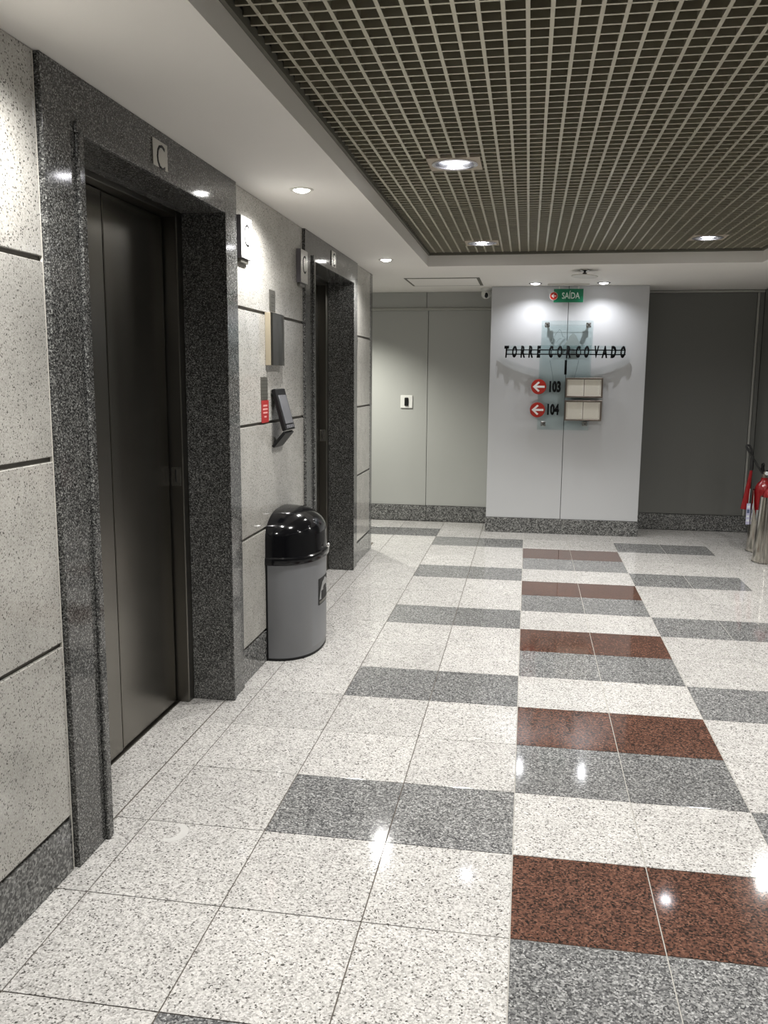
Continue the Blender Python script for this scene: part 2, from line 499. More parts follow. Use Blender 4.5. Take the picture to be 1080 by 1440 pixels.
# ---- lifts: granite portal, reveals, steel doors
def lift_door(name, yo):
    d = struct(name, loc=(0, yo, 0))
    yl0, yl1, yr0, yr1, zt = 0.108, 0.308, 1.515, 1.692, 2.185
    fx = -1.311
    obj('pilaster', box(-1.42, fx, yl0 + 0.003, yl1, 0.0005, zt, 0.0006), 'dark_granite', d)
    obj('pilaster', box(-1.42, fx, yr0, yr1 - 0.003, 0.0005, zt, 0.0006), 'dark_granite', d)
    obj('lintel', box(-1.42, fx, yl0 + 0.003, yr1 - 0.003, zt + 0.0004, CZ - 0.001, 0.0006), 'dark_granite', d)
    bw, bo = 0.034, 0.014
    obj('bead', box(fx + 0.0002, fx + bo, yl1 - bw, yl1, 0.004, zt - 0.001, 0.004), 'dark_granite', d)
    obj('bead', box(fx + 0.0002, fx + bo * 0.75, yr0, yr0 + bw * 0.8, 0.004, zt + bw, 0.002), 'dark_granite', d)
    obj('bead', box(fx + 0.0002, fx + bo * 0.75, yl1 - bw, yr0 - 0.0003, zt, zt + bw, 0.002), 'dark_granite', d)
    obj('reveal_stone', box(-1.500, -1.4205, yl1 - 0.02, yl1, 0.0005, zt, 0.001), 'dark_granite', d)
    obj('reveal_stone', box(-1.500, -1.4205, yr0, yr0 + 0.02, 0.0005, zt, 0.001), 'dark_granite', d)
    obj('reveal_stone', box(-1.500, -1.4205, yl1 - 0.02, yr0 + 0.02, zt + 0.001, zt + 0.03, 0.001), 'dark_granite', d)
    obj('door_jamb', box(-1.585, -1.501, yl1 - 0.02, yl1 + 0.045, 0.0005, zt, 0.003), 'steel_dark', d)
    j = obj('door_jamb', box(-1.585, -1.501, yr0 - 0.055, yr0 + 0.02, 0.0005, zt, 0.003), 'steel_dark', d)
    obj('door_header', box(-1.585, -1.501, yl1 + 0.046, yr0 - 0.056, zt - 0.02, zt + 0.03, 0.002), 'steel_dark', d)
    seam = 0.911
    obj('door_panel', box(-1.590, -1.556, yl1 + 0.047, seam - 0.008, 0.008, zt - 0.022, 0.003), 'steel_door', d)
    obj('door_panel', box(-1.596, -1.560, seam + 0.008, yr0 - 0.070, 0.008, zt - 0.022, 0.003), 'steel_door', d)
    obj('door_seal', box(-1.594, -1.566, seam - 0.0075, seam + 0.0075, 0.009, zt - 0.023), 'black', d)
    obj('door_seal', box(-1.594, -1.568, yr0 - 0.0695, yr0 - 0.0555, 0.009, zt - 0.023), 'black', d)
    obj('shaft_wall', box(-1.70, -1.640, yl0, yr1, 0.0, CZ + 0.1), 'groove', d)
    obj('door_sill', box(-1.600, -1.548, yl1 + 0.001, yr0 - 0.001, 0.0001, 0.004), 'steel_dark', d)
    sl = obj('threshold_stone', box(-1.5475, -1.352, yl1 + 0.001, yr0 - 0.001, -0.002, 0.0004, 0.0004), 'white_granite', d)
    # storey plate on the jamb's side
    pl = obj('storey_plate', box(-1.556, -1.512, yr0 - 0.0575, yr0 - 0.0552, 1.012, 1.096, 0.0006), 'steel', j)
    obj('storey_numeral', text_bm('1', 0.056, 0.55, (-1.535, yr0 - 0.0576, 1.056), (1, 0, 0), (0, 0, 1), 0.0006, bold=0.03), 'black', j)
    return d


lift_door('door_1', 0.0)
lift_door('door_2', 2.794)


# ---- far end: left recess wall, pillar, right recess wall, right wall, rear walls
def back_panels(w, xs, y, z0, z1, mat):
    for a, b in zip(xs, xs[1:]):
        recenter(obj('wall_panel', box(a + 0.0025, b - 0.0025, y, y + 0.012, z0, z1, 0.001), mat, w))


wb = struct('wall_back_left', box(-4.1, -0.372, BY + 0.0122, BY + 0.15, 0, CZ + 0.1), 'seam')
back_panels(wb, (-3.9, -2.46, -1.74, -1.025, -0.372), BY, 0.166, 2.166, 'panel_gray')
back_panels(wb, (-3.9, -2.48, -1.76, -1.045, -0.372), BY, 2.194, CZ - 0.001, 'panel_gray')
obj('picture_rail', box(-4.0, -0.372, BY - 0.016, BY + 0.012, 2.167, 2.193, 0.003), 'rail', wb)
bbl = struct('baseboard_back_left')
for a, b in ((-4.0, -2.3), (-2.3, -1.02), (-1.02, -0.372)):
    recenter(obj('skirting_stone', box(a + 0.001, b - 0.001, BY - 0.014, BY - 0.0002, 0.0005, 0.164, 0.002), 'base_granite', bbl))

pil = struct('column', box(-0.357, 1.060, PY + 0.0125, BY - 0.02, 0, CZ), 'seam')
back_panels(pil, (-0.369, 0.346, 1.069), PY, 0.148, CZ - 0.001, 'panel_pillar')
recenter(obj('wall_panel', box(-0.3695, -0.3575, PY + 0.0002, BY - 0.02, 0.148, CZ - 0.001, 0.001), 'panel_pillar', pil))
recenter(obj('wall_panel', box(1.0605, 1.0725, PY + 0.0002, BY - 0.02, 0.148, CZ - 0.001, 0.001), 'panel_pillar', pil))
recenter(obj('skirting_stone', box(-0.376, 1.079, PY - 0.010, PY + 0.012, 0.0005, 0.146, 0.002), 'base_granite', pil))
recenter(obj('skirting_stone', box(-0.3765, -0.3575, PY + 0.0125, BY - 0.03, 0.0005, 0.146, 0.002), 'base_granite', pil))
recenter(obj('skirting_stone', box(1.0605, 1.0795, PY + 0.0125, BY - 0.03, 0.0005, 0.146, 0.002), 'base_granite', pil))

wr = struct('wall_back_right', box(1.075, 2.40, BY + 0.0122, BY + 0.15, 0, CZ + 0.1), 'seam')
back_panels(wr, (1.075, 2.1355), BY, 0.160, 2.322, 'panel_shaded')
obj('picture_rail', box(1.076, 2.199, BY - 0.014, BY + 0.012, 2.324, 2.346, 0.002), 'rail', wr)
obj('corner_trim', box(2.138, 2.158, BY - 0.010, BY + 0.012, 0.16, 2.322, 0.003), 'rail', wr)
back_panels(wr, (2.1585, RX + 0.002), BY, 0.160, 2.322, 'panel_shaded')
bbr = struct('baseboard_back_right')
recenter(obj('skirting_stone', box(1.081, RX - 0.002, BY - 0.016, BY - 0.0002, 0.0005, 0.158, 0.002), 'base_granite', bbr))

ws = struct('wall_right', box(RX + 0.0122, RX + 0.15, -4.6, BY + 0.15, 0, CZ + 0.1), 'seam')
ysr = [-4.6, -3.2, -1.8, -0.4, 1.0, 2.4, 3.8, 5.2, BY - 0.02]
for a, b in zip(ysr, ysr[1:]):
    recenter(obj('wall_panel', box(RX, RX + 0.012, a + 0.002, b - 0.002, 0.160, CZ - 0.001, 0.001), 'panel_shaded', ws))
bbw = struct('baseboard_right')
for a, b in zip(ysr, ysr[1:]):
    recenter(obj('skirting_stone', box(RX - 0.012, RX - 0.0002, a + 0.001, b - 0.001, 0.0005, 0.158, 0.002), 'base_granite', bbw))

struct('wall_rear', box(-1.70, 2.4, -4.75, -4.62, 0, CZ + 0.3), 'panel_gray')
struct('wall_corridor_end', box(-4.15, -4.05, 5.0, BY + 0.1, 0, CZ + 0.1), 'panel_gray')
struct('wall_corridor_side', box(-4.05, -1.705, 5.06, 5.2, 0, CZ + 0.1), 'panel_gray')

# ---- ceiling: plaster soffit round the grille, dark void above, one bar per bar
ce = struct('ceiling', box(-4.1, CX0, -4.6, BY + 0.15, CZ, CZ + 0.082), 'plaster')
obj('soffit', box(CX0 + 0.0002, 2.40, CY1, BY + 0.15, CZ, CZ + 0.082), 'plaster', ce)
obj('soffit', box(CX1, 2.40, -4.6, CY1 - 0.0002, CZ, CZ + 0.082), 'plaster', ce)
obj('soffit', box(CX0 + 0.0002, CX1 - 0.0002, -4.6, CY0, CZ, CZ + 0.082), 'plaster', ce)
obj('edge_angle', box(CX0 - 0.012, CX0 + 0.014, CY0, CY1, CZ + 0.083, GZ + 0.012), 'grille_edge', ce)
obj('edge_angle', box(CX1 - 0.014, CX1 + 0.012, CY0, CY1, CZ + 0.083, GZ + 0.012), 'grille_edge', ce)
obj('edge_angle', box(CX0 + 0.0141, CX1 - 0.0141, CY1 - 0.014, CY1 + 0.012, CZ + 0.083, GZ + 0.012), 'grille_edge', ce)
obj('plenum', box(CX0 - 0.05, CX1 + 0.05, CY0 - 0.05, CY1 + 0.05, 2.78, 2.80), 'plenum', ce)
for a in ((CX0 - 0.05, CX0 - 0.02, CY0, CY1), (CX1 + 0.02, CX1 + 0.05, CY0, CY1), (CX0, CX1, CY1 + 0.02, CY1 + 0.05), (CX0, CX1, CY0 - 0.05, CY0 - 0.02)):
    obj('plenum', box(*a, GZ + 0.02, 2.78), 'plenum', ce)

GRID_LAMPS = [(-0.36, 1.93), (-0.36, 4.27), (1.172, 4.20), (1.172, 1.93), (-0.36, -0.41), (1.172, -0.41)]
HALF = 0.118


def cuts(vals, a, b):
    segs = [(a, b)]
    for c0, c1 in vals:
        out = []
        for s0, s1 in segs:
            if c1 <= s0 or c0 >= s1: out.append((s0, s1)); continue
            if c0 > s0: out.append((s0, c0))
            if c1 < s1: out.append((c1, s1))
        segs = out
    return segs


def bar_bm(axis, c, a, b):
    """one bar: narrow lower flange and a thinner web above, cut out where a lamp plate sits"""
    bm = bmesh.new()
    if axis == 'y':
        hit = [(ly - HALF - 0.003, ly + HALF + 0.003) for lx, ly in GRID_LAMPS if abs(lx - c) < HALF + 0.008]
    else:
        hit = [(lx - HALF - 0.003, lx + HALF + 0.003) for lx, ly in GRID_LAMPS if abs(ly - c) < HALF + 0.008]
    hw = 0.0058 if axis == 'y' else 0.0046
    zo = 0.0 if axis == 'y' else 0.0006
    for s0, s1 in cuts(hit, a, b):
        if axis == 'y': bx(bm, c - hw, c + hw, s0, s1, GZ + zo, GZ + 0.052)
        else: bx(bm, s0, s1, c - hw, c + hw, GZ + zo, GZ + 0.0515)
    return bm


i = 0
x = -0.7400
while x < CX1 - 0.02:
    obj('grille_bar', bar_bm('y', x, CY0 + 0.01, CY1 - 0.015), 'grille', ce)
    x += 0.0643
y = 0.168 - 0.0657 * 26
while y < CY1 - 0.02:
    obj('grille_bar', bar_bm('x', y, CX0 + 0.015, CX1 - 0.015), 'grille', ce)
    y += 0.0657

# ================================================================== LAMPS
lab_grid = ['square downlight in the grille, nearest and largest in view', 'square downlight in the grille, far left above the column',
            'square downlight in the grille, far right corner',
            'square downlight in the grille just outside the right edge of the picture', 'square downlight in the grille overhead, outside the picture, on the lift side',
            'square downlight in the grille overhead, outside the picture, on the right side']


def grid_lamp():
    t = thing('grille_downlight', lab_grid[0], 'ceiling light', (0, 0, 0), 'downlights in the grille ceiling')
    s = HALF
    bm = bmesh.new()
    n = 32
    inner = [bm.verts.new((0.093 * math.cos(2 * PI * k / n), 0.093 * math.sin(2 * PI * k / n), 0)) for k in range(n)]
    outer = []
    for k in range(n):
        a = 2 * PI * k / n
        c_, s_ = math.cos(a), math.sin(a); q = s / max(abs(c_), abs(s_))
        outer.append(bm.verts.new((c_ * q, s_ * q, 0)))
    for k in range(n): bm.faces.new((inner[k], inner[(k + 1) % n], outer[(k + 1) % n], outer[k]))
    r = bmesh.ops.extrude_face_region(bm, geom=list(bm.faces))
    bmesh.ops.translate(bm, verts=[g for g in r['geom'] if isinstance(g, bmesh.types.BMVert)], vec=(0, 0, 0.012))
    bmesh.ops.recalc_face_normals(bm, faces=bm.faces)
    obj('mounting_plate', bm, 'lamp_plate', t)
    obj('trim_ring', lathe([(0.092, 0.010), (0.104, 0.004), (0.104, -0.003), (0.094, -0.006), (0.086, -0.002), (0.086, 0.010), (0.092, 0.010)], 36), 'lamp_ring', t, True)
    obj('reflector', lathe([(0.0855, 0.0), (0.082, 0.022), (0.070, 0.050), (0.052, 0.070), (0.052, 0.074), (0.090, 0.074), (0.0900, 0.011), (0.0855, 0.011)], 36), 'lamp_ring', t, True)
    obj('lens', lathe([(0.0, -0.004), (0.020, -0.002), (0.036, 0.003), (0.036, 0.030), (0.0, 0.030)], 32), 'glow_grid', t, True)
    obj('diffuser', lathe([(0.0365, 0.0035), (0.055, 0.008), (0.070, 0.016), (0.070, 0.030), (0.0365, 0.030), (0.0365, 0.0035)], 32), 'glow_ring', t, True)
    return t


g0 = grid_lamp()
for q, (lx, ly) in enumerate(GRID_LAMPS):
    lab = lab_grid[q]
    if q == 0: t = g0; t.location = (lx, ly, GZ)
    else: t = dup(g0, (lx, ly, GZ), lab)
for q, (lx, ly) in enumerate(GRID_LAMPS):
    root = [o for o in COL.objects if o.name.startswith('grille_downlight')][q]
    spot(root, 'light_source', (0, 0, -0.010), GRID_W, GRID_BEAM, GRID_C, 0.05, 0.55)


def soffit_lamp(label, trim='lamp_trim', glow='glow_soffit', r=0.046, group='downlights in the plaster soffit', name='soffit_downlight'):
    t = thing(name, label, 'ceiling light', (0, 0, 0), group)
    obj('trim_ring', lathe([(r * 0.80, 0.0), (r * 0.84, -0.004), (r * 1.10, -0.0045), (r * 1.22, -0.001), (r * 1.22, 0.0), (r * 0.80, 0.0)], 32), trim, t, True)
    obj('lens', lathe([(0.0, -0.014), (r * 0.4, -0.0125), (r * 0.68, -0.008), (r * 0.79, -0.002), (r * 0.79, 0.0), (0.0, 0.0)], 28), glow, t, True)
    return t


s0 = soffit_lamp('round soffit downlight between the two lifts')
s0.location = (-1.062, 1.885, CZ)
ss = [s0]
for loc, lab in (((-1.062, 4.30, CZ), 'round soffit downlight above the far lift, small and bright'),
                 ((-1.062, -0.28, CZ), 'round soffit downlight outside the picture, before the near lift'),
                 ((1.925, 4.40, CZ), 'round soffit downlight outside the picture, by the right wall'),
                 ((1.925, 1.90, CZ), 'round soffit downlight outside the picture, by the right wall and nearer'),
                 ((-1.85, 6.00, CZ), 'round soffit downlight hidden in the corridor behind the lift wall')):
    ss.append(dup(s0, loc, lab))
for t in ss[:-1]: spot(t, 'light_source', (0, 0, -0.045), SOFFIT_W, SOFFIT_BEAM, SOFFIT_C, 0.028, 0.75)
spot(ss[-1], 'light_source', (0, 0, -0.03), 170, 126, (1.0, 0.99, 0.90), 0.03, 1.0)
p0 = soffit_lamp('dark rimmed spotlight above the column, left one', 'lamp_trim_dark', 'glow_pillar', 0.050, 'spotlights above the column', 'column_downlight')
p0.location = (0.034, 6.03, CZ)
p1 = dup(p0, (0.640, 6.03, CZ), 'dark rimmed spotlight above the column, right one')
for t in (p0, p1): spot(t, 'light_source', (0, 0, -0.030), PILLAR_W, PILLAR_BEAM, PILLAR_C, 0.005, 1.0)

# ================================================================== CEILING FITTINGS
h = thing('access_hatch', 'flush white access hatch with dark edge in the ceiling', 'hatch', (-0.775, 5.84, CZ))
bm = bmesh.new()
for a in ((-0.33, -0.308, -0.325, 0.325), (0.302, 0.33, -0.325, 0.325), (-0.3078, 0.3018, -0.325, -0.285), (-0.3078, 0.3018, 0.285, 0.325)):
    bx(bm, a[0], a[1], a[2], a[3], -0.0022, -0.0002)
obj('hatch_frame', bm, 'grille_edge', h)
obj('hatch_panel', box(-0.3075, 0.3015, -0.2845, 0.2845, -0.0045, -0.0002, 0.001), 'plaster', h)

sp_ = thing('sprinkler', 'ceiling sprinkler with a wide tilted disc', 'sprinkler', (0.414, 5.08, CZ))
obj('escutcheon', lathe([(0.0, -0.012), (0.012, -0.012), (0.034, -0.004), (0.036, 0.0), (0.0, 0.0)], 24), 'chrome', sp_, True)
obj('sprinkler_head', lathe([(0.0, -0.041), (0.010, -0.041), (0.010, -0.030), (0.017, -0.028), (0.017, -0.022), (0.009, -0.019), (0.009, -0.0121), (0.0, -0.0121)], 16), 'lamp_trim_dark', sp_, True)
dsc = obj('disc', lathe([(0.0, 0.0), (0.095, -0.004), (0.104, -0.004), (0.106, 0.0), (0.104, 0.003), (0.0, 0.006)], 40), 'lamp_trim', sp_, True)
dsc.location = (0, 0.005, -0.048); dsc.rotation_euler = (math.radians(-2), math.radians(3), 0)

cc = thing('security_camera', 'white dome security camera in the corner left of the column', 'camera', (-0.432, 6.46, CZ))
obj('mount', lathe([(0.0, -0.022), (0.050, -0.022), (0.056, -0.014), (0.056, 0.0), (0.0, 0.0)], 28), 'white_plastic', cc, True)
obj('dome', lathe([(0.0, -0.098), (0.016, -0.096), (0.030, -0.089), (0.042, -0.076), (0.047, -0.060), (0.046, -0.040), (0.040, -0.0225), (0.0, -0.0225)], 28), 'white_plastic', cc, True)
ln = obj('lens', lathe([(0.0, 0.004), (0.012, 0.004), (0.019, 0.0), (0.019, -0.014), (0.0, -0.014)], 20), 'black_gloss', cc, True)
ln.location = (0.004, -0.042, -0.068); ln.rotation_euler = (math.radians(104), 0, 0); ln.scale = (0.9, 1.35, 1)

# exit sign on a ceiling track
ex = thing('exit_sign', 'green exit sign hanging from the ceiling before the column', 'sign', (0.335, 6.10, CZ))
obj('ceiling_track', box(-0.190, 0.185, -0.014, 0.014, -0.013, -0.0002, 0.002), 'lamp_trim', ex)
for sx in (-0.085, 0.09): obj('hanger', box(sx - 0.003, sx + 0.003, -0.002, 0.002, -0.045, -0.0131), 'chrome', ex)
sb = obj('sign_board', box(-0.132, 0.133, -0.004, 0.004, -0.165, -0.0452, 0.001), 'exit_green', ex)
obj('lettering', text_bm('SA\u00cdDA', 0.072, 0.72, (0.022, -0.0042, -0.098), (1, 0, 0), (0, 0, 1), 0.001, bold=0.012), 'exit_white', sb)
dc = obj('arrow_disc', lathe([(0.0, 0.003), (0.037, 0.003), (0.037, 0.0), (0.0, 0.0)], 32, (-0.133, -0.0045, -0.108), 'Y'), 'white_plastic', ex)
obj('disc_face', lathe([(0.0, 0.001), (0.034, 0.001), (0.034, 0.0), (0.0, 0.0)], 32, (-0.133, -0.0077, -0.108), 'Y'), 'red_disc', dc)
ARROW = [(-1, 0), (-0.08, 0.86), (0.16, 0.66), (-0.38, 0.17), (0.95, 0.17), (0.95, -0.17), (-0.38, -0.17), (0.16, -0.66), (-0.08, -0.86)]
obj('arrow', prism([(a * 0.022, b * 0.022) for a, b in ARROW], (-0.131, -0.0088, -0.108), (1, 0, 0), (0, 0, 1), 0.0008), 'white_plastic', dc)

# ================================================================== COLUMN SIGN
sg = thing('directory_sign', 'glass building directory sign with black lettering on the column', 'sign', (0.34, PY, 1.0))


def L(x, y, z): return (x - 0.34, y - PY, z - 1.0)


def lbox(x0, x1, y0, y1, z0, z1, b=0.0): return box(x0 - 0.34, x1 - 0.34, y0 - PY, y1 - PY, z0 - 1.0, z1 - 1.0, b)


gy = PY - 0.030
obj('glass_pane', lbox(0.104, 0.580, gy - 0.006, gy, 1.797, 2.030, 0.001), 'glass', sg)
g2 = obj('glass_pane', lbox(0.095, 0.572, gy - 0.013, gy - 0.0065, 1.012, 1.803, 0.001), 'glass', sg)
for (x_, z_) in ((0.157, 1.990), (0.535, 1.988), (0.151, 1.068), (0.537, 1.073)):
    so = obj('standoff', lathe([(0.0, 0.034), (0.013, 0.034), (0.016, 0.030), (0.016, 0.0), (0.0, 0.0)], 20, L(x_, gy - 0.0135, z_), 'Y'), 'chrome', sg, True)
    obj('clamp_plate', lbox(x_ - 0.022, x_ + 0.022, gy - 0.021, gy - 0.0135, z_ - 0.022, z_ + 0.022, 0.002), 'steel', so)
    obj('wall_peg', lathe([(0.0, 0.030), (0.010, 0.030), (0.010, 0.0), (0.0, 0.0)], 12, L(x_, PY - 0.0003, z_), 'Y'), 'steel', so)
obj('top_rod', tube([L(0.179, gy - 0.010, 1.990), L(0.513, gy - 0.010, 1.988)], 0.0011, 6), 'etched_line', sg)
# etched outline of the hill: two long curved legs, a ridge line, and the frosted hump
ey = gy - 0.0145


def etch(pts, r=0.0022):
    return obj('etched_line', tube([L(a, ey, b) for a, b in pts], r, 5), 'etched_line', sg)


def px9(x9, y9):     # sign drawing measured in its own plane
    return (0.104 + (x9 - 192) / 690 * 0.475, 2.030 - (y9 - 78) * 0.000730)


etch([px9(*q) for q in ((318, 420), (330, 370), (355, 300), (395, 235), (438, 188), (455, 205), (470, 250), (485, 282), (512, 286))])
etch([px9(*q) for q in ((330, 352), (365, 352), (405, 348), (425, 320), (450, 302), (468, 306))])
etch([px9(*q) for q in ((322, 580), (340, 660), (362, 760), (378, 850), (392, 940))])
etch([px9(*q) for q in ((708, 570), (690, 660), (668, 760), (655, 810))])
hump = [px9(*q) for q in ((485, 428), (512, 375), (540, 330), (575, 275), (605, 240), (635, 240), (670, 285), (700, 340), (720, 385), (740, 428))]
obj('frosted_hump', prism([(a - 0.34, b - 1.0) for a, b in hump], (0, gy - 0.0066 - PY, 0), (1, 0, 0), (0, 0, 1), 0.0006), 'etched', sg)

# lettering on two rails bowed out from the wall


def bow(x): return PY - (0.045 + 0.046 * max(0.0, 1 - ((x - 0.325) / 0.56) ** 2))


zt = 1.742
xs_ = [-0.222 + 1.102 * q / 40 for q in range(41)]
rl = obj('letter_rail', tube([L(q, bow(q), zt + 0.017) for q in xs_], 0.0052, 6), 'letter_black', sg)
obj('letter_rail', tube([L(q, bow(q), zt - 0.023) for q in xs_], 0.0052, 6), 'letter_black', sg)
bm = bmesh.new()
fr_ = [[bm.verts.new(L(q, bow(q) + o_, z_)) for q in xs_] for z_, o_ in ((zt - 0.030, 0.0057), (zt + 0.056, 0.0057), (zt + 0.056, 0.0097), (zt - 0.030, 0.0097))]
for a_, b_ in zip(fr_, fr_[1:] + fr_[:1]):
    for q in range(40): bm.faces.new((a_[q], a_[q + 1], b_[q + 1], b_[q]))
bm.faces.new([f_[0] for f_ in fr_]); bm.faces.new([f_[-1] for f_ in fr_])
bmesh.ops.recalc_face_normals(bm, faces=bm.faces)
obj('acrylic_strip', bm, 'glass', sg)
for q in (0.20, 0.47):
    obj('rail_peg', tube([L(q, bow(q), zt - 0.003), L(q, gy - 0.014, zt - 0.003)], 0.005, 6), 'letter_black', sg)
    obj('rail_tie', tube([L(q, bow(q), zt + 0.017), L(q, bow(q), zt - 0.023)], 0.004, 6), 'letter_black', sg)
cols9 = [205, 250, 297, 340, 382, 447, 495, 543, 592, 638, 690, 735, 782, 832]
for ch, c9 in zip('TORRECORCOVADO', cols9):
    x_ = -0.215 + (c9 - 205) * 1.07 / 627
    dy = (bow(x_ + 0.005) - bow(x_ - 0.005)) / 0.01
    u = Vector((1, dy, 0)).normalized()
    v_ = Vector((0.05 * u.x, 0.05 * u.y, 1.0))
    wd = 0.40 if ch in 'OCV' else 0.45
    obj('letter', text_bm(ch, 0.112, wd, Vector(L(x_, bow(x_), zt)) + Vector((0, -0.0045, 0)), u, v_, 0.004, bold=0.055), 'letter_black', sg)
obj('numeral', text_bm('1', 0.135, 0.75, L(0.341, gy - 0.0135, 1.600), (1, 0, 0), (0, 0, 1), 0.003, bold=0.03), 'letter_black', sg)
for s_, z_ in (('103', 1.419), ('104', 1.205)):
    obj('room_number', text_bm(s_, 0.108, 0.60, L(0.250 if s_ == '103' else 0.240, gy - 0.0135, z_), (1, 0, 0), (0.0, 0, 1), 0.003, bold=0.05), 'letter_black', sg)
for z_, xo in ((1.417, 0.097), (1.199, 0.093)):
    ad = obj('arrow_disc', lathe([(0.0, 0.008), (0.069, 0.008), (0.071, 0.005), (0.071, 0.0), (0.0, 0.0)], 40, L(xo, gy - 0.0135, z_), 'Y'), 'red_disc', sg)
    obj('arrow', prism([(a * 0.057, b * 0.057) for a, b in ARROW], L(xo + 0.002, gy - 0.0217, z_), (1, 0, 0), (0, 0, 1), 0.001), 'white_paint', ad)
for (z0, z1, xo) in ((1.319, 1.503, 0.0), (1.102, 1.293, -0.002)):
    xa, xb = 0.346 + xo, 0.689 + xo
    fb = bmesh.new()
    t_ = 0.012
    for a in ((xa, xb, z0, z0 + t_), (xa, xb, z1 - t_, z1), (xa, xa + t_, z0 + t_ + .0001, z1 - t_ - .0001), (xb - t_, xb, z0 + t_ + .0001, z1 - t_ - .0001)):
        bx(fb, a[0] - 0.34, a[1] - 0.34, gy - 0.036 - PY, gy - 0.014 - PY, a[2] - 1, a[3] - 1, 0.001)
    bx(fb, xa + 0.003 - 0.34, xb - 0.003 - 0.34, gy - 0.022 - PY, gy - 0.0142 - PY, z0 + 0.003 - 1, z1 - 0.003 - 1)
    fr = obj('notice_frame', fb, 'bronze', sg)
    xm = (xa + xb) / 2
    for (pa, pb) in ((xa + 0.015, xm - 0.003), (xm + 0.003, xb - 0.015)):
        obj('paper_sheet', lbox(pa, pb, gy - 0.0240, gy - 0.0222, z0 + 0.015, z1 - 0.015), 'paper', fr)
    lb = bmesh.new()
    rnd = random.Random(3)
    for (pa, pb) in ((xa + 0.035, xm - 0.012), (xm + 0.012, xb - 0.035)):
        z_ = z1 - 0.030
        while z_ > z0 + 0.025:
            bx(lb, pa - 0.34, pb - rnd.uniform(0, 0.02) - 0.34, gy - 0.0246 - PY, gy - 0.0241 - PY, z_ - 0.0012 - 1, z_ + 0.0012 - 1)
            z_ -= 0.0135
    for xx in (xa + 0.024, xb - 0.024):
        bx(lb, xx - 0.003 - 0.34, xx + 0.003 - 0.34, gy - 0.0246 - PY, gy - 0.0241 - PY, z0 + 0.03 - 1, z1 - 0.03 - 1)
    li = obj('printed_lines', lb, 'paper_line', fr)

# card reader on the back wall
cr_ = thing('card_reader', 'white square plate with a black card reader on the back wall', 'card reader', (-1.239, BY, 1.245))
obj('plate', box(-0.063, 0.063, -0.012, -0.0002, -0.066, 0.066, 0.004), 'white_plastic', cr_)
obj('reader', box(-0.021, 0.021, -0.024, -0.0121, -0.043, 0.043, 0.006), 'black', cr_)

# ================================================================== LIFT WALL FITTINGS


def wall_sign(label, y, face='sign_face', group='letter C flag signs by the lifts'):
    t = thing('letter_box_sign', label, 'sign', (WX, y, 2.122))
    t['group'] = group
    obj('casing', box(0.0003, 0.026, -0.075, 0.078, -0.093, 0.093, 0.002), 'sign_side', t)
    fc = obj('face', box(0.0262, 0.0285, -0.0745, 0.0775, -0.0925, 0.0925, 0.0008), face, t)
    obj('lettering', text_bm('C', 0.100, 0.80, (0.0287, 0.002, 0.012), (0, 1, 0), (0, 0, 1), 0.0006, bold=-0.012), 'black', fc)
    obj('fixing_block', box(0.0003, 0.018, -0.055, 0.055, -0.112, -0.0932, 0.002), 'plate_gray', t)
    return t


wall_sign('projecting letter C box sign, bright, beside the near lift', 1.784)
wall_sign('projecting letter C box sign, beside the far lift frame', 2.828, 'steel')


def lintel_plate(label, y, z):
    t = thing('letter_plate', label, 'sign', (-1.311, y, z))
    t['group'] = 'letter C plates on the lift lintels'
    pl = obj('plate', box(0.0003, 0.006, -0.060, 0.062, -0.054, 0.054, 0.0012), 'steel', t)
    obj('lettering', text_bm('C', 0.086, 0.88, (0.0062, 0.004, 0.0), (0, 1, 0), (0, 0, 1), 0.0008, bold=-0.008), 'black', pl)
    return t


lintel_plate('steel letter C plate on the lintel of the near lift', 0.866, 2.258)
lintel_plate('small steel letter C plate on the lintel of the far lift', 3.640, 2.266)

bp_ = thing('raised_plate', 'small grey plate on the tile above the steel panel', 'plate', (WX, 2.268, 1.884))
pp = obj('plate', box(0.0003, 0.004, -0.050, 0.050, -0.053, 0.053, 0.001), 'plate_gray', bp_)
bm = bmesh.new()
for zz, wd_ in ((0.028, 0.02), (0.018, 0.028), (-0.012, 0.024), (-0.028, 0.02)): bx(bm, 0.0041, 0.0048, -wd_, wd_, zz - 0.002, zz + 0.002)
obj('raised_lines', bm, 'plate_line', pp)

la = thing('steel_panel', 'upright brushed steel call panel with beige side on the lift wall', 'panel', (WX, 2.14, 1.685))
obj('body', box(0.0003, 0.030, 0.0, 0.245, -0.132, 0.132, 0.001), 'side_beige', la)
bm = bmesh.new()
pf = [(0.0302, 0.0), (0.036, 0.02), (0.0345, 0.08), (0.0320, 0.13), (0.036, 0.18), (0.0302, 0.245)]
va = [bm.verts.new((a, b, -0.132)) for a, b in pf]; vb = [bm.verts.new((a, b, 0.132)) for a, b in pf]
for q in range(len(pf) - 1): bm.faces.new((va[q], va[q + 1], vb[q + 1], vb[q]))
bm.faces.new(va[::-1]); bm.faces.new(vb)
bm.faces.new((va[0], vb[0], vb[-1], va[-1]))
bmesh.ops.recalc_face_normals(bm, faces=bm.faces)
obj('front', bm, 'steel_dark', la)

np_ = thing('notice_plate', 'small ribbed grey plate above the red notice', 'plate', (WX, 2.108, 1.436))
pp = obj('plate', box(0.0003, 0.004, -0.055, 0.055, -0.058, 0.058, 0.001), 'plate_gray', np_)
bm = bmesh.new()
for q in range(6): bx(bm, 0.0041, 0.0047, -0.053, 0.053, -0.046 + q * 0.017 - 0.0012, -0.046 + q * 0.017 + 0.0012)
obj('ribs', bm, 'plate_line', pp)

